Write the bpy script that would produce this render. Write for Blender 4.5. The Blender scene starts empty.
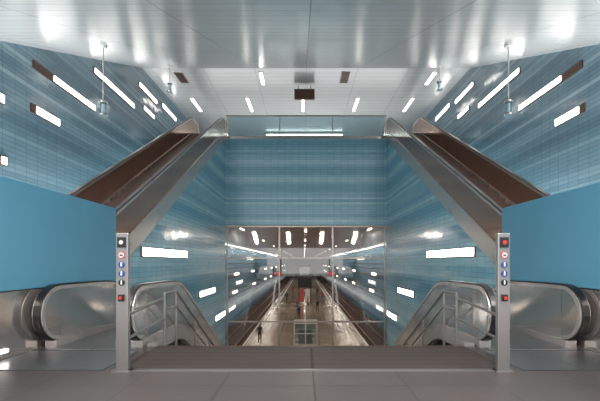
import bpy, bmesh, math, random
from mathutils import Vector, Matrix
random.seed(4)
S=bpy.context.scene
S.view_settings.view_transform='Standard'
COL=S.collection
# ------------------------------------------------------------------ materials
def lin(c):
    return tuple(((v/255)/12.92 if v/255<=0.04045 else (((v/255)+0.055)/1.055)**2.4) for v in c)+(1,)
def mat(name,rgb,rough=0.5,metal=0.0,emit=0,noise=0,nscale=3.0,bump=0,coat=0):
    m=bpy.data.materials.new(name); m.use_nodes=True
    nt=m.node_tree; b=nt.nodes['Principled BSDF']
    b.inputs['Base Color'].default_value=lin(rgb)
    b.inputs['Roughness'].default_value=rough
    b.inputs['Metallic'].default_value=metal
    b.inputs['Coat Weight'].default_value=coat
    if emit:
        b.inputs['Emission Color'].default_value=lin(rgb); b.inputs['Emission Strength'].default_value=emit
    if noise or bump:
        tc=nt.nodes.new('ShaderNodeTexCoord'); n=nt.nodes.new('ShaderNodeTexNoise'); n.inputs['Scale'].default_value=nscale
        nt.links.new(tc.outputs['Object'],n.inputs['Vector'])
        if noise:
            r=nt.nodes.new('ShaderNodeValToRGB')
            c=lin(rgb); r.color_ramp.elements[0].position=.3; r.color_ramp.elements[1].position=.7
            r.color_ramp.elements[0].color=tuple(v*(1-noise) for v in c[:3])+(1,)
            r.color_ramp.elements[1].color=tuple(min(1,v*(1+noise)) for v in c[:3])+(1,)
            nt.links.new(n.outputs[0],r.inputs[0]); nt.links.new(r.outputs[0],b.inputs['Base Color'])
        if bump:
            bp=nt.nodes.new('ShaderNodeBump'); bp.inputs['Strength'].default_value=bump; bp.inputs['Distance'].default_value=.02
            nt.links.new(n.outputs[0],bp.inputs['Height']); nt.links.new(bp.outputs[0],b.inputs['Normal'])
    return m
def N(nt,t,**k):
    n=nt.nodes.new(t)
    for a,v in k.items(): setattr(n,a,v)
    return n
def mth(nt,op,a,b=None):
    n=N(nt,'ShaderNodeMath',operation=op)
    for i,v in enumerate((a,b)):
        if v is None: continue
        if hasattr(v,'links'): nt.links.new(v,n.inputs[i])
        else: n.inputs[i].default_value=v
    return n.outputs[0]
def tile_mat(name,horiz,cols,rough=.18,row=.14,w=.45,freq=1.1,seed=0.0,bumpn=.25):
    m=bpy.data.materials.new(name); m.use_nodes=True; nt=m.node_tree; b=nt.nodes['Principled BSDF']
    tc=N(nt,'ShaderNodeTexCoord'); sp=N(nt,'ShaderNodeSeparateXYZ'); nt.links.new(tc.outputs['Object'],sp.inputs[0])
    z=sp.outputs[2]; h=sp.outputs[horiz]
    q=mth(nt,'MULTIPLY',mth(nt,'FLOOR',mth(nt,'DIVIDE',z,row)),row*freq)
    q=mth(nt,'ADD',q,seed)
    n=N(nt,'ShaderNodeTexNoise',noise_dimensions='1D'); n.inputs['Scale'].default_value=1.0; n.inputs['Detail'].default_value=2.0
    nt.links.new(q,n.inputs['W'])
    cr=N(nt,'ShaderNodeValToRGB'); cr.color_ramp.interpolation='CONSTANT'
    el=cr.color_ramp.elements
    pos=[0,.40,.47,.53,.60,.66]
    el[0].position=0; el[0].color=lin(cols[0]); el[1].position=pos[1]; el[1].color=lin(cols[1])
    for p,c in zip(pos[2:],cols[2:]):
        e=el.new(p); e.color=lin(c)
    nt.links.new(n.outputs[0],cr.inputs[0])
    cb=N(nt,'ShaderNodeCombineXYZ'); nt.links.new(h,cb.inputs[0]); nt.links.new(z,cb.inputs[1])
    br=N(nt,'ShaderNodeTexBrick'); br.offset=0; br.inputs['Scale'].default_value=1
    br.inputs['Brick Width'].default_value=w; br.inputs['Row Height'].default_value=row
    br.inputs['Mortar Size'].default_value=.009; br.inputs['Mortar Smooth'].default_value=.2
    br.inputs['Color1'].default_value=(.86,.88,.9,1); br.inputs['Color2'].default_value=(1,1,1,1); br.inputs['Mortar'].default_value=(.5,.55,.6,1)
    nt.links.new(cb.outputs[0],br.inputs['Vector'])
    mx=N(nt,'ShaderNodeMixRGB',blend_type='MULTIPLY'); mx.inputs[0].default_value=1
    nt.links.new(cr.outputs[0],mx.inputs[1]); nt.links.new(br.outputs['Color'],mx.inputs[2])
    nt.links.new(mx.outputs[0],b.inputs['Base Color'])
    nn=N(nt,'ShaderNodeTexNoise'); nn.inputs['Scale'].default_value=1.3
    nt.links.new(tc.outputs['Object'],nn.inputs['Vector'])
    bp=N(nt,'ShaderNodeBump'); bp.inputs['Strength'].default_value=bumpn; bp.inputs['Distance'].default_value=.05
    hh=mth(nt,'SUBTRACT',nn.outputs[0],mth(nt,'MULTIPLY',br.outputs['Fac'],.15))
    nt.links.new(hh,bp.inputs['Height']); nt.links.new(bp.outputs[0],b.inputs['Normal'])
    b.inputs['Roughness'].default_value=rough; b.inputs['Specular IOR Level'].default_value=.75
    return m
def panel_mat(name,rgb,w,h,ax=(0,1),rough=.3,metal=.5,mort=.02,dark=.6,bump=.1,ns=.6,var=.9,stretch=(1,1,1)):
    m=bpy.data.materials.new(name); m.use_nodes=True; nt=m.node_tree; b=nt.nodes['Principled BSDF']
    tc=N(nt,'ShaderNodeTexCoord'); sp=N(nt,'ShaderNodeSeparateXYZ'); nt.links.new(tc.outputs['Object'],sp.inputs[0])
    cb=N(nt,'ShaderNodeCombineXYZ'); nt.links.new(sp.outputs[ax[0]],cb.inputs[0]); nt.links.new(sp.outputs[ax[1]],cb.inputs[1])
    br=N(nt,'ShaderNodeTexBrick'); br.offset=0; br.inputs['Scale'].default_value=1
    br.inputs['Brick Width'].default_value=w; br.inputs['Row Height'].default_value=h
    br.inputs['Mortar Size'].default_value=mort
    c=lin(rgb)
    br.inputs['Color1'].default_value=tuple(v*var for v in c[:3])+(1,); br.inputs['Color2'].default_value=c
    br.inputs['Mortar'].default_value=tuple(v*dark for v in c[:3])+(1,)
    nt.links.new(cb.outputs[0],br.inputs['Vector']); nt.links.new(br.outputs['Color'],b.inputs['Base Color'])
    mp=N(nt,'ShaderNodeMapping'); mp.inputs['Scale'].default_value=stretch; nt.links.new(tc.outputs['Object'],mp.inputs[0])
    nn=N(nt,'ShaderNodeTexNoise'); nn.inputs['Scale'].default_value=ns; nt.links.new(mp.outputs[0],nn.inputs['Vector'])
    bp=N(nt,'ShaderNodeBump'); bp.inputs['Strength'].default_value=bump; bp.inputs['Distance'].default_value=.1
    hh=mth(nt,'SUBTRACT',nn.outputs[0],mth(nt,'MULTIPLY',br.outputs['Fac'],.3))
    nt.links.new(hh,bp.inputs['Height']); nt.links.new(bp.outputs[0],b.inputs['Normal'])
    b.inputs['Roughness'].default_value=rough; b.inputs['Metallic'].default_value=metal
    return m
def glass_mat(name,tint=(235,245,248),gl=.12):
    m=bpy.data.materials.new(name); m.use_nodes=True; nt=m.node_tree; nt.nodes.clear()
    o=N(nt,'ShaderNodeOutputMaterial'); t=N(nt,'ShaderNodeBsdfTransparent'); g=N(nt,'ShaderNodeBsdfGlossy'); mx=N(nt,'ShaderNodeMixShader')
    t.inputs[0].default_value=lin(tint); g.inputs['Roughness'].default_value=.03; mx.inputs[0].default_value=gl
    nt.links.new(t.outputs[0],mx.inputs[1]); nt.links.new(g.outputs[0],mx.inputs[2]); nt.links.new(mx.outputs[0],o.inputs[0])
    return m
upc_dim=[(86,114,128),(96,126,140),(114,144,156),(102,132,146),(138,164,174),(106,138,152)]  # upper side-wall tiles: weaker light painted in as darker, greyer tones
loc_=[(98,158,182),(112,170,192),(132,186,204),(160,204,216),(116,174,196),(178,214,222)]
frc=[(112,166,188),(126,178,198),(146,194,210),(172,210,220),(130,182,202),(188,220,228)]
M_wall=tile_mat('blue_tile_side',1,upc_dim,row=.16,w=.5,rough=.12,bumpn=.35,freq=.9)
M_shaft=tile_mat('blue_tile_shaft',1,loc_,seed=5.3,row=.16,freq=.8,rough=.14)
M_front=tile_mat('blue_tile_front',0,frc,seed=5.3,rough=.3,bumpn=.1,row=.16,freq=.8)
M_hallw=tile_mat('blue_tile_platform',1,[(60,110,140),(75,130,160),(95,155,180),(65,120,150),(110,165,188),(75,135,165)],w=1.2,row=.3)
M_ceil=panel_mat('ceiling_metal',(218,222,224),3.0,.5,rough=.26,metal=.42,mort=.014,dark=.6,bump=.08,ns=.8,var=.95,stretch=(.18,1.6,1))
M_brown=panel_mat('bronze_ceiling',(156,104,78),1.5,2.5,rough=.3,metal=.5,mort=.03,bump=.05)
M_floor=panel_mat('stone_floor',(76,70,69),1.2,1.2,rough=.4,metal=0,mort=.009,dark=.4,bump=.02,ns=6,var=.88)
M_plat=panel_mat('platform_stone',(154,140,124),1.2,1.2,rough=.22,metal=0,mort=.03,dark=.6,bump=.02,ns=4,var=.75)
M_plate=panel_mat('ribbed_steel_plate',(150,152,156),2.0,.06,rough=.28,metal=.75,mort=.012,dark=.4,bump=.3)
M_mat=panel_mat('entrance_mat',(66,57,54),3.0,.24,rough=.6,metal=.1,mort=.02,dark=.4,bump=.3)
M_stone=mat('stair_stone',(120,115,112),.5,noise=.1)
M_steel=mat('stainless_steel',(218,211,206),.14,.88,bump=.35,nscale=1.1)
M_post=mat('post_steel',(150,146,144),.3,.75)
M_steelb=mat('balustrade_steel',(168,134,118),.18,.7,bump=.15,nscale=.8)
M_skirt=mat('skirt_steel',(200,192,187),.25,.68,bump=.15,nscale=.8)
M_rubber=mat('handrail_rubber',(26,23,23),.3)
M_dark=mat('dark_metal',(38,36,36),.5,.3)
M_step=mat('step_metal',(92,76,70),.45,.5)
M_trench=mat('track_ballast',(70,47,38),.9,noise=.4,nscale=8,bump=.6)
M_rail=mat('rail_steel',(140,115,100),.35,.9)
M_blue=mat('blue_panel_paint',(84,142,168),.4,noise=.04,nscale=.8)
M_light=mat('lamp_white',(255,250,242),.5,emit=10)
M_light2=mat('lamp_white_hall',(255,244,230),.5,emit=5)
M_frame=mat('window_frame',(176,166,158),.35,.6)
M_brownbox=mat('brown_metal',(92,70,60),.4,.6)
M_glass=glass_mat('clear_glass',(248,244,240),gl=.08)
M_glassr=glass_mat('rail_glass',(222,236,240),.12)
M_red=mat('red_sign',(205,40,35),.4,emit=.2)
M_poster=mat('poster_print',(190,80,70),.5)
M_bsign=mat('blue_sign',(34,62,120),.4)
M_white=mat('white_paint',(215,215,215),.5)
M_black=mat('black_plastic',(18,18,20),.4)
M_yel=mat('tactile_strip',(225,220,210),.6)
# ------------------------------------------------------------------ helpers
def link(o,parent=None):
    COL.objects.link(o)
    if parent: o.parent=parent
    return o
def empty(name):
    e=bpy.data.objects.new(name,None); COL.objects.link(e); return e
def mesh(name,v,f,m,parent=None,smooth=False):
    me=bpy.data.meshes.new(name); me.from_pydata([tuple(p) for p in v],[],f); me.validate()
    bm=bmesh.new(); bm.from_mesh(me); bmesh.ops.recalc_face_normals(bm,faces=bm.faces); bm.to_mesh(me); bm.free()
    me.materials.append(m)
    if smooth:
        for p in me.polygons: p.use_smooth=True
    return link(bpy.data.objects.new(name,me),parent)
def boxes(name,L,m,parent=None,bev=0):
    v=[];f=[]
    for (x0,x1,y0,y1,z0,z1) in L:
        b=len(v)
        v+=[(x0,y0,z0),(x1,y0,z0),(x1,y1,z0),(x0,y1,z0),(x0,y0,z1),(x1,y0,z1),(x1,y1,z1),(x0,y1,z1)]
        f+=[tuple(b+i for i in q) for q in ((3,2,1,0),(4,5,6,7),(0,1,5,4),(1,2,6,5),(2,3,7,6),(3,0,4,7))]
    o=mesh(name,v,f,m,parent)
    if bev:
        md=o.modifiers.new('b','BEVEL'); md.width=bev; md.segments=2
    return o
def box(name,x0,x1,y0,y1,z0,z1,m,parent=None,bev=0):
    return boxes(name,[(x0,x1,y0,y1,z0,z1)],m,parent,bev)
def extr(name,pts,x0,x1,m,parent=None,bev=0):
    n=len(pts); v=[(x0,y,z) for y,z in pts]+[(x1,y,z) for y,z in pts]
    f=[tuple(range(n)),tuple(range(2*n-1,n-1,-1))]+[(i,(i+1)%n,n+(i+1)%n,n+i) for i in range(n)]
    o=mesh(name,v,f,m,parent)
    if bev:
        md=o.modifiers.new('b','BEVEL'); md.width=bev; md.segments=2; md.limit_method='ANGLE'; md.angle_limit=.9
    return o
def band(name,top,bot,x0,x1,m,parent=None):
    n=len(top); v=[]
    for x in (x0,x1):
        for T in (top,bot): v+=[(x,y,z) for y,z in T]
    f=[]
    for i in range(n-1):
        a,b,c,d=i,i+1,n+i+1,n+i
        f.append((a,b,c,d)); f.append((2*n+d,2*n+c,2*n+b,2*n+a))
        f.append((a,2*n+a,2*n+b,b)); f.append((d,c,2*n+c,2*n+d))
    for i in (0,n-1): f.append((i,n+i,3*n+i,2*n+i))
    return mesh(name,v,f,m,parent)
def tube(name,pts,r,m,parent=None,cyc=False):
    cu=bpy.data.curves.new(name,'CURVE'); cu.dimensions='3D'; cu.bevel_depth=r; cu.bevel_resolution=3; cu.use_fill_caps=True
    for P in (pts if isinstance(pts[0][0],(tuple,list)) else [pts]):
        s=cu.splines.new('POLY'); s.points.add(len(P)-1)
        for i,p in enumerate(P): s.points[i].co=(*p,1)
        s.use_cyclic_u=cyc
    cu.materials.append(m)
    return link(bpy.data.objects.new(name,cu),parent)
def disc(name,c,r,d,m,parent=None,axis='Y'):
    bm=bmesh.new(); bmesh.ops.create_cone(bm,cap_ends=True,segments=28,radius1=r,radius2=r,depth=d)
    me=bpy.data.meshes.new(name); 
    if axis=='Y': bmesh.ops.rotate(bm,verts=bm.verts,matrix=Matrix.Rotation(math.pi/2,3,'X'))
    if axis=='X': bmesh.ops.rotate(bm,verts=bm.verts,matrix=Matrix.Rotation(math.pi/2,3,'Y'))
    bmesh.ops.translate(bm,verts=bm.verts,vec=c)
    bm.to_mesh(me); bm.free(); me.materials.append(m)
    return link(bpy.data.objects.new(name,me),parent)
def area(name,loc,rot,sx,sy,w,parent=None,col=(1,.96,.9)):
    l=bpy.data.lights.new(name,'AREA'); l.shape='RECTANGLE'; l.size=sx; l.size_y=sy; l.energy=w; l.color=col
    o=link(bpy.data.objects.new(name,l),parent); o.location=loc; o.rotation_euler=rot; return o
# ------------------------------------------------------------------ shell
W=5.15; WO=9.5; PZ=-5.4; HZ=3.97; YB=23.7; BZ=9.6
def ceilz(y): return 3.4+.44*y if y<21.4 else 12.816+(y-21.4)*.03
YE=34.0
box('floor',-5.0,5.0,-3,7,-.35,0,M_floor)
box('floor_side_left',-WO,-5.32,-3,22.9,-.35,0,M_floor)
box('floor_side_right',5.32,WO,-3,22.9,-.35,0,M_floor)
cp=[(0,ceilz(0)),(21.4,ceilz(21.4)),(YE,ceilz(YE)),(YE,ceilz(YE)+.3),(21.4,ceilz(21.4)+.3),(0,ceilz(0)+.3)]
extr('ceiling',cp,-WO,WO,M_ceil)
for s,nm in ((-1,'left'),(1,'right')):
    a,b=sorted((s*WO,s*(WO+.3)))
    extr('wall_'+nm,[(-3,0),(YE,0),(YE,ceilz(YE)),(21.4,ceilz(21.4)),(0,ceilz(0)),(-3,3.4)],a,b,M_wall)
    a,b=sorted((s*W,s*(W+.13)))
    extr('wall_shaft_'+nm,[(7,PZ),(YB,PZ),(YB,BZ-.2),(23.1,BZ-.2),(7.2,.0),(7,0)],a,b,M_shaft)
    a,b=sorted((s*5.03,s*5.13))
    p=empty('parapet')
    box('blue_panel',a,b,-1,9.65,1.12,3.0,M_blue,p,.01)
    box('steel_cladding',a,b,-1,7.0,0,1.10,M_steel,p)
    box('steel_cladding_low',a,b,7.0,9.65,-.3,1.10,M_steel,p)
    a,b=sorted((s*5.03,s*5.00))
    box('plinth_lamp',a,b,5.5,6.1,.12,.17,M_light,p); 
box('wall_back_upper',-WO,WO,YE,YE+.3,BZ,ceilz(YE),mat('back_wall_paint',(200,212,216),.4))
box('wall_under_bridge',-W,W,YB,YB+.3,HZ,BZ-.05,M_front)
box('floor_bridge',-WO,WO,YB+.3,YE,BZ-.4,BZ,M_floor)
# platform hall
YF=210
box('floor_platform',-5.3,5.3,7.0,YF,PZ-.4,PZ,M_plat)
boxes('platform_tactile_strip',[(-4.6,-4.35,24,YF,PZ,PZ+.012),(4.35,4.6,24,YF,PZ,PZ+.012)],M_yel)
boxes('trim_platform_edge',[(-5.3,-5.15,24,YF,PZ,PZ+.02),(5.15,5.3,24,YF,PZ,PZ+.02)],M_white)
box('floor_track_left',-WO,-5.32,24.2,YF,PZ-1.4,PZ-1.2,M_trench)
box('floor_track_right',5.32,WO,24.2,YF,PZ-1.4,PZ-1.2,M_trench)
boxes('track_rail',[(x-.05,x+.05,24.3,YF,PZ-1.2,PZ-1.05) for x in (-8.2,-6.76)],M_rail)
boxes('track_rail',[(x-.05,x+.05,24.3,YF,PZ-1.2,PZ-1.05) for x in (8.2,6.76)],M_rail)
box('ceiling_platform',-WO,WO,YB+.3,YF,HZ+.02,HZ+.35,M_brown)
for s,nm in ((-1,'left'),(1,'right')):
    a,b=sorted((s*WO,s*(WO+.3)))
    box('wall_platform_'+nm,a,b,24.2,YF,PZ-1.4,HZ,M_hallw)
    a,b=sorted((s*(W+.17),s*(WO)))
    box('wall_portal_'+nm,a,b,YB,YB+.4,PZ,BZ-.45,M_front)
box('wall_platform_end',-WO,WO,YF,YF+.3,PZ-1.4,HZ,mat('end_wall',(200,190,175),.6))
# ------------------------------------------------------------------ glazed screen under bridge
g=empty('glazed_screen')
box('pane',-W+.02,W-.02,YB+.14,YB+.16,PZ,HZ-.02,M_glass,g)
fr=[]
for x in (-W+.07,-1.72,1.72,W-.07): fr.append((x-.045,x+.045,YB+.1,YB+.2,PZ,HZ-.02))
for z in (HZ-.08,1.85,-2.25): fr.append((-W+.02,W-.02,YB+.09,YB+.21,z-.045,z+.045))
boxes('mullions',fr,M_frame,g)
# ------------------------------------------------------------------ bridge edge + glass railing
g=empty('bridge_glass_railing')
box('edge_trim',-W-.0,W+.0,YB-.06,YB-.005,BZ-.12,BZ+.05,M_steel,g)
boxes('posts',[(x-.03,x+.03,YB+.06,YB+.12,BZ,BZ+1.4) for x in (-5.1,-1.7,1.7,5.1)],M_steel,g)
box('glass',-5.05,5.05,YB+.08,YB+.10,BZ+.02,BZ+1.38,M_glassr,g)
tube('top_rail',[(-5.15,YB+.09,BZ+1.4),(5.15,YB+.09,BZ+1.4)],.045,M_post,g)
# ------------------------------------------------------------------ escalators
def path(ya,yb,yc,yd,z0,z1,step=.12,R=.6):
    s=(z1-z0)/(yc-yb); P=[];n=int((yd-ya)/step)
    def ramp(t):
        return (t+math.sqrt(t*t+R*R*.25))/2
    for i in range(n+1):
        y=ya+(yd-ya)*i/n
        P.append((y,z0+s*(ramp(y-yb)-ramp(y-yc))))
    return P
def escalator(xc,ya,yb,yc,yd,z0,z1,half=.8,h=1.05,th=.14,sk0=.22,mb=None):
    e=empty('escalator')
    P=path(ya,yb,yc,yd,z0,z1)
    lo=.14; r=(h-lo)/2
    for k,s in enumerate((-1,1)):
        x=xc+s*half; x0,x1=x-th/2,x+th/2
        def arc(cy,cz,d,rr):
            return [(cy+d*rr*math.cos(a),cz+rr*math.sin(a)) for a in [math.pi/2-math.pi*i/18 for i in range(19)]]
        (yA,zA),(yD,zD)=P[0],P[-1]
        near=arc(yA,zA+lo+r,-1,r); far=arc(yD,zD+lo+r,1,r)
        top=[(y,z+h) for y,z in P]; bot=[(y,z+lo-.02) for y,z in P]
        band('balustrade_%d'%(k+1),top,bot,x0,x1,mb or M_steel,e)
        extr('newel_near_%d'%(k+1),near+[(yA+.01,zA+lo),(yA+.01,zA+h)],x0,x1,M_steel,e)
        extr('newel_far_%d'%(k+1),far+[(yD-.01,zD+lo),(yD-.01,zD+h)],x0,x1,M_steel,e)
        loop=near[::-1]+top[1:-1]+far
        o_=[];i_=[];o2=[];i2=[]
        for i,(y,z) in enumerate(loop):
            a=loop[max(0,i-1)]; b=loop[min(len(loop)-1,i+1)]
            t=Vector((b[0]-a[0],b[1]-a[1])).normalized(); nrm=Vector((-t.y,t.x))
            o_.append((y+nrm.x*.03,z+nrm.y*.03)); i_.append((y-nrm.x*.01,z-nrm.y*.01))
            o2.append((y,z)); i2.append((y-nrm.x*.07,z-nrm.y*.07))
        band('handrail_%d'%(k+1),o_,i_,x0+.01,x1-.01,M_rubber,e)
        band('rail_profile_%d'%(k+1),o2,i2,x0-.02,x1+.02,M_skirt,e)
        sk=[(yA-.15,zA)]+P+[(yD+.15,zD)]
        band('skirt_%d'%(k+1),[(y,z+lo) for y,z in sk],[(y,z-sk0) for y,z in sk],x0-.035,x1+.035,M_skirt,e)
    sl=(z1-z0)/(yc-yb)
    n=int((yc-yb)/.4)
    st=[]
    for i in range(n+1):
        yy=yb+i*.4; zz=z0+sl*(i+.5)*.4
        if (z1>z0): zz=min(zz,z1)
        else: zz=max(zz,z1)
        st.append((xc-half+th/2,xc+half-th/2,yy,yy+.4,zz-.25,zz))
    boxes('steps',st,M_step,e)
    boxes('comb_plates',[(xc-half,xc+half,ya-.3,yb,z0-.25,z0+.015),(xc-half,xc+half,yc+.2,yd+.3,z1-.25,z1+.015)],M_plate,e)
    band('truss',[(y,z-.3) for y,z in P],[(y,z-.75) for y,z in P],xc-half+.05,xc+half-.05,M_dark,e)
    return e
for s in (-1,1):
    escalator(s*6.20,5.6,6.8,23.1,24.3,0,BZ,half=.96,h=1.08,sk0=.52,mb=M_steelb)
    escalator(s*4.05,7.05,9.2,18.4,20.0,0,PZ,half=.8,h=1.16)
# ------------------------------------------------------------------ central stairs
st=[]
n=32
for i in range(n):
    z=-(i+1)*(5.4/n); y=7+.29*i
    if i==n-1: break
    st.append((-2.9,2.9,y,y+.29,z-.2,z))
e=empty('central_stairs')
boxes('steps',st,M_stone,e)
sl=5.4/n/.29
for s in (-1,1):
    a,b=sorted((s*2.9,s*3.1))
    extr('stringer',[(7,.06),(7.2,.06),(7.2+9,.06-9*sl),(7.2+8.2,.06-9*sl),(7,-.7)],a,b,M_skirt,e)
box('floor_mat',-2.9,2.9,5.5,6.98,0,.012,M_mat)
boxes('floor_steel_plate',[(-5.0,-3.1,5.45,6.6,0,.012)],M_plate)
boxes('floor_steel_plate',[(3.1,5.0,5.45,6.6,0,.012)],M_plate)
box('trim_stair_nosing',-2.9,2.9,6.9,7.0,.013,.02,M_brownbox)
box('trim_mat_edge',-2.95,2.95,5.42,5.5,0,.015,M_post)
for s in (-1,1):
    e=empty('stair_handrail')
    x=s*2.86
    def rp(h,y0=7.25):
        P=[(x,y0,h),(x,7.9,h)]
        for i in range(1,11): P.append((x,7.9+i*.9,h-i*.9*sl))
        return P
    tube('rail_upper',rp(.98),.03,M_post,e)
    tube('rail_lower',rp(.66),.022,M_post,e)
    po=[[(x,7.25,.02),(x,7.25,.98)]]
    for i in range(0,10):
        y=7.9+i*1.4; zz=(y-7.9)*sl; 
        if y<16.5: po.append([(x,y,.98-zz),(x,y,-zz-.25)])
    tube('posts',po,.024,M_post,e)
    g=empty('guard_rail')
    x2=s*2.86; 
    tube('bars',[[(s*2.78,5.6,.80),(x2,7.2,.90)],[(s*2.78,5.6,.45),(x2,7.2,.50)]],.022,M_post,g)
# ------------------------------------------------------------------ sign posts
for s in (-1,1):
    e=empty('escalator_sign_post'); x=s*2.78; y=5.42
    box('post',x-.09,x+.09,y-.04,y+.04,0,2.02,M_post,e,.012)
    box('foot_plate',x-.13,x+.13,y-.08,y+.08,0,.015,M_post,e)
    f=y-.045
    box('display',x-.06,x+.06,f-.01,f+.01,1.81,1.96,M_black,e)
    disc('signal_lamp',(x,f-.015,1.885),.028,.01,M_red if s>0 else M_white,e)
    disc('prohibition_ring_1',(x,f,1.70),.048,.012,M_red,e)
    disc('prohibition_centre_1',(x,f-.006,1.70),.036,.012,M_white,e)
    box('prohibition_figure',x-.022,x+.022,f-.018,f-.008,1.688,1.712,M_black,e)
    for i,(z,m) in enumerate(((1.56,M_bsign),(1.43,M_bsign),(1.30,M_black))):
        disc('pictogram_%d'%i,(x,f,z),.046,.012,m,e)
        box('pictogram_figure_%d'%i,x-.009,x+.009,f-.012,f-.004,z-.025,z+.02,M_white,e)
        disc('pictogram_head_%d'%i,(x,f-.008,z+.028),.009,.006,M_white,e)
    box('emergency_button_box',x-.04,x+.04,f-.03,f,1.03,1.13,M_black,e,.005)
    disc('emergency_button',(x,f-.035,1.08),.022,.02,M_red,e)
# ------------------------------------------------------------------ lamps
def wall_strip(s,y0,y1,z,h=.3,dark=None,X=WO):
    e=empty('wall_lamp')
    a,b=sorted((s*X,s*(X-.05)))
    box('housing',a,b,y0-.04,y1+.04,z-h/2-.03,z+h/2+.03,M_brownbox,e)
    a,b=sorted((s*(X-.045),s*(X-.065)))
    ys=y0 if dark is None else dark
    box('diffuser',a,b,ys,y1,z-h/2,z+h/2,M_light,e)
for s in (-1,1):
    wall_strip(s,12.8,16.5,8.45,.2,dark=13.8)
    wall_strip(s,16.5,20.3,10.15,.2)
    wall_strip(s,21.0,23.4,11.7,.2)
    wall_strip(s,24.4,26.9,11.95,.2)
    wall_strip(s,12.7,14.1,6.9,.24,dark=12.9)
    wall_strip(s,10.2,11.5,6.65,.24)
    wall_strip(s,10.4,11.6,4.75,.22,dark=11.4)
    wall_strip(s,21.6,23.0,10.6,.18)
    wall_strip(s,11.4,15.7,1.92,.26,X=W)
    wall_strip(s,17.7,20.6,.05,.26,X=W)
    wall_strip(s,20.9,23.2,-1.6,.26,X=W)
def ceil_strip(x,y0,y1,w=.17,m=M_light,watts=0):
    e=empty('ceiling_lamp')
    z0,z1=ceilz(y0),ceilz(y1)
    for nm,dw,dz,mm in (('housing',.04,.04,M_frame),('diffuser',0,.06,m)):
        v=[(x-w/2-dw,y0-dw,z0-dz),(x+w/2+dw,y0-dw,z0-dz),(x+w/2+dw,y1+dw,z1-dz),(x-w/2-dw,y1+dw,z1-dz)]
        v+=[(a,b,c+dz-.005) for a,b,c in v]
        mesh(nm,v,[(3,2,1,0),(4,5,6,7),(0,1,5,4),(1,2,6,5),(2,3,7,6),(3,0,4,7)],mm,e)
    if watts:
        area('light',(x,(y0+y1)/2,(z0+z1)/2-.09),(math.atan((z1-z0)/(y1-y0)),0,0),w,y1-y0,watts,e)
for x in (-7.9,-4.05,-.2,3.6,7.4): ceil_strip(x,25.6,27.9)
for x in (-2.7,7.6): ceil_strip(x,21.9,23.4)
for x in (-7.6,2.35): ceil_strip(x,21.9,23.2,.45,M_brownbox)
for x in (-6,-2,2,6): 
    ceil_strip(x,1.2,4.2,.4,watts=240)  # added out-of-view lamps to brighten the foreground
e=empty('ceiling_lamp'); box('housing',-3.6,3.4,33.0,33.2,13.0,13.12,M_frame,e); box('diffuser',-3.5,3.3,33.0,33.15,12.94,13.0,M_light,e)
e=empty('hanging_sign'); box('board',-.75,.55,23.6,23.8,12.0,12.65,M_brownbox,e,.02); tube('hangers',[[(-.5,23.7,12.6),(-.5,23.7,12.87)],[(.3,23.7,12.6),(.3,23.7,12.87)]],.02,M_dark,e)
for x,y,zl in ((-6.8,12.3,6.6),(6.5,12.0,6.5),(-7.2,19.5,10.7),(7.0,19.5,10.8)):
    e=empty('pendant_lamp'); zc=ceilz(y)
    disc('ceiling_rose',(x,y,zc-.05),.12,.12,M_white,e,'Z')
    tube('rod',[(x,y,zc-.05),(x,y,zl+.3)],.02,M_skirt,e)
    disc('cap',(x,y,zl+.3),.13,.06,M_steel,e,'Z')
    disc('lantern_glass',(x,y,zl+.08),.11,.38,M_glassr,e,'Z')
    disc('lamp_core',(x,y,zl+.10),.05,.28,M_white,e,'Z')
    disc('base',(x,y,zl-.13),.15,.05,M_steel,e,'Z')
# added fill lights with housings, hidden behind the parapets (between escalator and hall wall) and on the bridge
for s in (-1,1):
    e=empty('added_fill_uplight'); x=s*8.3
    box('added_trough',x-.5,x+.5,2.5,21.5,0,.25,M_dark,e); area('light',(x,12,.3),(math.pi,0,0),.8,18.5,1750,e,(1,.98,.95))
e=empty('added_fill_uplight'); box('added_trough',-8,8,25.0,31,BZ,BZ+.1,M_dark,e); area('light',(0,28,BZ+.15),(math.pi,0,0),15.6,5.8,450,e,(1,.98,.95))
# platform hall lamps
e=empty('platform_lamp_row')
L=[]
y=27
while y<200:
    L+= [(-.08,.08,y,y+1.2,HZ-.12,HZ-.04)]
    y+=12
boxes('centre_lamps',L,M_light2,e)
L=[]
y=26
while y<200:
    for x in (-4.6,4.6): L.append((x-.05,x+.05,y,y+1.5,HZ-.05,HZ+.01))
    y+=14
boxes('side_lamps',L,M_light2,e)
for x in (-8.9,8.9): area('added_track_fill',(x,85,HZ-.1),(0,0,0),.10,118,2700,e,(1,.93,.84))  # added fill lights above the tracks, brightening the hall
for y in (30,55,90,130): area('added_platform_fill',(0,y,HZ-.15),(0,0,0),.12,2,480,e,(1,.93,.84))  # added fill lights along the platform centre, no fixture of their own
for s in (-1,1):
    L=[];y=30
    while y<190:
        for z in (-.2,-2.6):
            a,b=sorted((s*WO,s*(WO-.08))); o=random.uniform(0,5); L.append((a,b,y+o,y+o+3.0,z,z+.3))
        y+=18
    e=empty('platform_wall_lamps'); boxes('diffusers',L,M_light2,e)
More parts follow.
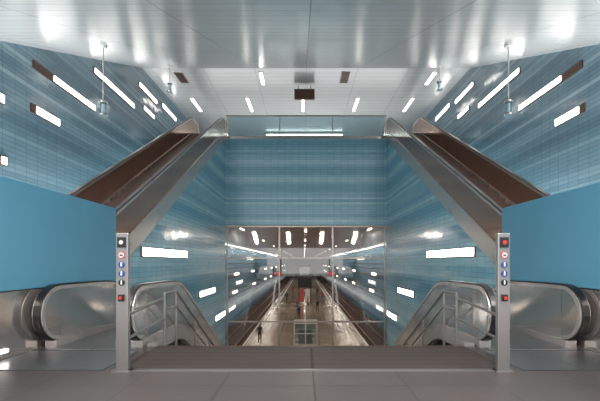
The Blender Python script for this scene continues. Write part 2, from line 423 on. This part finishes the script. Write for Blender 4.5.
# ------------------------------------------------------------------ platform furniture
e=empty('information_board')
yb=62
boxes('legs',[(-1.0,-.9,yb,yb+.1,PZ,PZ+4.6),(.9,1.0,yb,yb+.1,PZ,PZ+4.6)],M_dark,e)
box('display_box',-1.15,1.15,yb-.15,yb+.25,PZ+2.7,PZ+4.8,M_black,e,.03)
box('poster_left',-.85,-.15,yb-.03,yb+.02,PZ+.3,PZ+2.5,M_poster,e); box('poster_right',.1,.85,yb-.03,yb+.02,PZ+.3,PZ+2.5,M_white,e)
for x in (-5.0,5.0):
    e=empty('departure_display'); box('case',x-.9,x+.9,70,70.3,.5-1.6,.5-.6,M_black,e,.02); box('text_panel',x-.8,x+.8,69.97,70.0,-1.0,-.3,M_red,e)
    tube('hangers',[[(x-.6,70.15,-.2),(x-.6,70.15,HZ)],[(x+.6,70.15,-.2),(x+.6,70.15,HZ)]],.03,M_dark,e)
e=empty('lift_enclosure')
yl=31.0
fr=[]
for x in (-.95,0,.95):
    for yy in (yl,yl+1.8): fr.append((x-.05,x+.05,yy-.05,yy+.05,PZ,PZ+1.85))
for z in (PZ+.1,PZ+1.0,PZ+1.85):
    for yy in (yl,yl+1.8): fr.append((-.95,.95,yy-.03,yy+.03,z-.04,z+.04))
    for x in (-.95,.95): fr.append((x-.03,x+.03,yl,yl+1.8,z-.04,z+.04))
boxes('frame',fr,M_white,e); box('glass_front',-.93,.93,yl-.01,yl+.01,PZ+.1,PZ+1.8,M_glassr,e)
box('control_cabinet',-.6,.6,yl+.5,yl+1.2,PZ,PZ+1.2,mat('cabinet_grey',(90,98,104),.5),e,.03)
for y in (82,98,120):
    e=empty('platform_bench'); boxes('seat',[(-1.2,1.2,y,y+.5,PZ+.42,PZ+.48),(-1.2,1.2,y+.48,y+.54,PZ+.5,PZ+.9)],M_white,e,.01)
    boxes('legs',[(x-.04,x+.04,y+.05,y+.45,PZ,PZ+.42) for x in (-1,0,1)],M_dark,e)
e=empty('platform_kiosk'); y=110
box('body',-1.5,1.5,y,y+4,PZ,PZ+5.6,M_white,e,.05); box('roof_sign',-1.7,1.7,y-.2,y+4.2,PZ+5.6,PZ+6.1,M_dark,e); box('door_recess',-.6,.6,y-.03,y,PZ,PZ+2.3,M_dark,e)
# ------------------------------------------------------------------ people
def skinned(name,V,E,R,root,mats,pick,parent,sub=1):
    me=bpy.data.meshes.new(name); me.from_pydata(V,E,[]); o=bpy.data.objects.new(name,me); COL.objects.link(o)
    o.modifiers.new('s','SKIN'); 
    for i,sv in enumerate(me.skin_vertices[0].data):
        r=R[i]; sv.radius=(r if isinstance(r,tuple) else (r,r)); sv.use_root=(i==root)
    m=o.modifiers.new('u','SUBSURF'); m.levels=sub; m.render_levels=sub
    dg=bpy.context.evaluated_depsgraph_get(); dg.update()
    nm=bpy.data.meshes.new_from_object(o.evaluated_get(dg))
    bpy.data.objects.remove(o)
    nm.materials.clear()
    for q in mats: nm.materials.append(q)
    for p in nm.polygons: p.material_index=pick(p.center); p.use_smooth=True
    o2=bpy.data.objects.new(name,nm); COL.objects.link(o2); o2.parent=parent
    return o2
M_skin=mat('skin',(205,160,135),.55); M_shoe=mat('shoe',(30,28,28),.5)
def person(x,y,z,rot,top,pant,hair,stride=.0,bag=None,hgt=1.74,arm=0.0):
    e=empty('person'); k=hgt/1.74
    st=stride
    V=[(0,0,.95),(0,0,1.12),(0,.0,1.33),(0,.0,1.45),(0,.01,1.53),
       (.10,0,.90),(.11,-st*.5,.50),(.115,st*.2-st*.9,.09),(.12,-st*.7-.13,.045),
       (-.10,0,.90),(-.11,st*.35,.50),(-.115,st*.9,.09),(-.12,st*.9-.13,.045),
       (.18,0,1.41),(.235,.03+st*.3,1.14),(.25,st*.5-.08-arm*.15,.92+arm*.2),
       (-.18,0,1.41),(-.235,.03-st*.3,1.14),(-.25,-st*.5-.06,.92)]
    R=[(.155,.11),(.14,.10),(.17,.11),(.09,.07),(.052,.052),(.088,.088),(.062,.062),(.042,.042),(.035,.035),
       (.088,.088),(.062,.062),(.042,.042),(.035,.035),(.06,.06),(.046,.046),(.03,.03),(.06,.06),(.046,.046),(.03,.03)]
    E=[(0,1),(1,2),(2,3),(3,4),(0,5),(5,6),(6,7),(7,8),(0,9),(9,10),(10,11),(11,12),(3,13),(13,14),(14,15),(3,16),(16,17),(17,18)]
    mt=mat('top',top,.8); mp=mat('trousers',pant,.8); mh=mat('hair',hair,.7)
    def pk(c):
        if c.z>1.50: return 3
        if c.z<.085: return 2
        if c.z<.90 and abs(c.x)<.2: return 1
        return 0
    skinned('body',V,E,R,0,[mt,mp,M_shoe,M_skin],pk,e,2)
    HV=[(0,.01,1.52),(0,-.005,1.60),(0,0,1.67),(0,.005,1.715)]
    skinned('head',HV+[(0,-.10,1.63),(.085,.005,1.635),(-.085,.005,1.635)],[(0,1),(1,2),(2,3),(1,4),(1,5),(1,6)],[.05,(.07,.085),(.078,.092),(.055,.065),.014,.014,.014],0,[M_skin,mh,M_black,M_red],
       lambda c:1 if (c.z>1.675 or (c.y>.02 and c.z>1.56)) else 0,e,2)
    boxes('eyes',[(s*.032-.011,s*.032+.011,-.088,-.078,1.645,1.655) for s in (-1,1)],M_black,e)
    boxes('mouth',[(-.022,.022,-.084,-.072,1.575,1.583)],mat('lips',(150,80,75),.6),e)
    for s,w in ((1,V[15]),(-1,V[18])):
        wx,wy,wz=w
        HV=[(wx,wy,wz),(wx,wy-.01,wz-.07)];HE=[(0,1)];HR=[.022,(.02,.034)]
        for j in range(4):
            oy=(-.028+.019*j)
            L=[.075,.085,.08,.06][j]; b=len(HV)
            HV+=[(wx,wy-.01+oy,wz-.09),(wx-s*.006,wy-.012+oy*1.05,wz-.09-L*.5),(wx-s*.022,wy-.012+oy*1.05,wz-.09-L)]
            HE+=[(1,b),(b,b+1),(b+1,b+2)]; HR+=[.0095,.0085,.007]
        b=len(HV); HV+=[(wx-s*.005,wy-.045,wz-.055),(wx-s*.015,wy-.06,wz-.095)]; HE+=[(0,b),(b,b+1)]; HR+=[.011,.008]
        skinned('hand_'+('l' if s>0 else 'r'),HV,HE,HR,0,[M_skin],lambda c:0,e,1)
    if bag:
        box('backpack',-.15,.15,.10,.26,1.02,1.42,mat('bag',bag,.8),e,.04)
    e.location=(x,y,z); e.rotation_euler=(0,0,rot); e.scale=(k,k,k)
person(-3.9,31.6,PZ,math.pi*.95,(35,35,40),(25,25,30),(40,30,25),.12)
person(-.75,45,PZ,math.pi*1.0,(40,80,150),(40,45,60),(60,40,30),.1,bag=(30,40,90))
person(1.75,52,PZ,math.pi*.1,(50,45,50),(40,40,50),(30,20,20),.15)
person(3.3,68,PZ,.3,(180,50,45),(40,40,50),(50,35,25),.1)
person(-2.6,82,PZ,0,(190,60,50),(50,50,60),(90,70,40),.1)
person(1.0,88,PZ,math.pi,(60,70,80),(40,40,50),(20,20,20),.12)
person(-1.2,58,PZ,math.pi*.5,(200,50,45),(50,55,70),(40,30,20),.1)
person(2.6,76,PZ,math.pi,(40,45,60),(35,35,45),(40,30,20),.12)
person(-3.2,66,PZ,math.pi*.8,(45,40,50),(35,35,45),(40,30,20),.1)
person(.45,57,PZ,math.pi*.4,(185,60,55),(45,40,45),(30,25,20),.1)
# ------------------------------------------------------------------ world + camera
w=bpy.data.worlds.new('w'); S.world=w; w.use_nodes=True
w.node_tree.nodes['Background'].inputs[0].default_value=(.95,.97,1,1)
w.node_tree.nodes['Background'].inputs[1].default_value=2.5
cd=bpy.data.cameras.new('camera'); cam=bpy.data.objects.new('camera',cd); COL.objects.link(cam)
cam.location=(-.13,0,1.6); cam.rotation_euler=(math.pi/2,0,0)
cd.sensor_width=36; cd.lens=370*36/600; cd.shift_x=-4/600; cd.shift_y=61.5/600; cd.clip_end=500
S.camera=cam
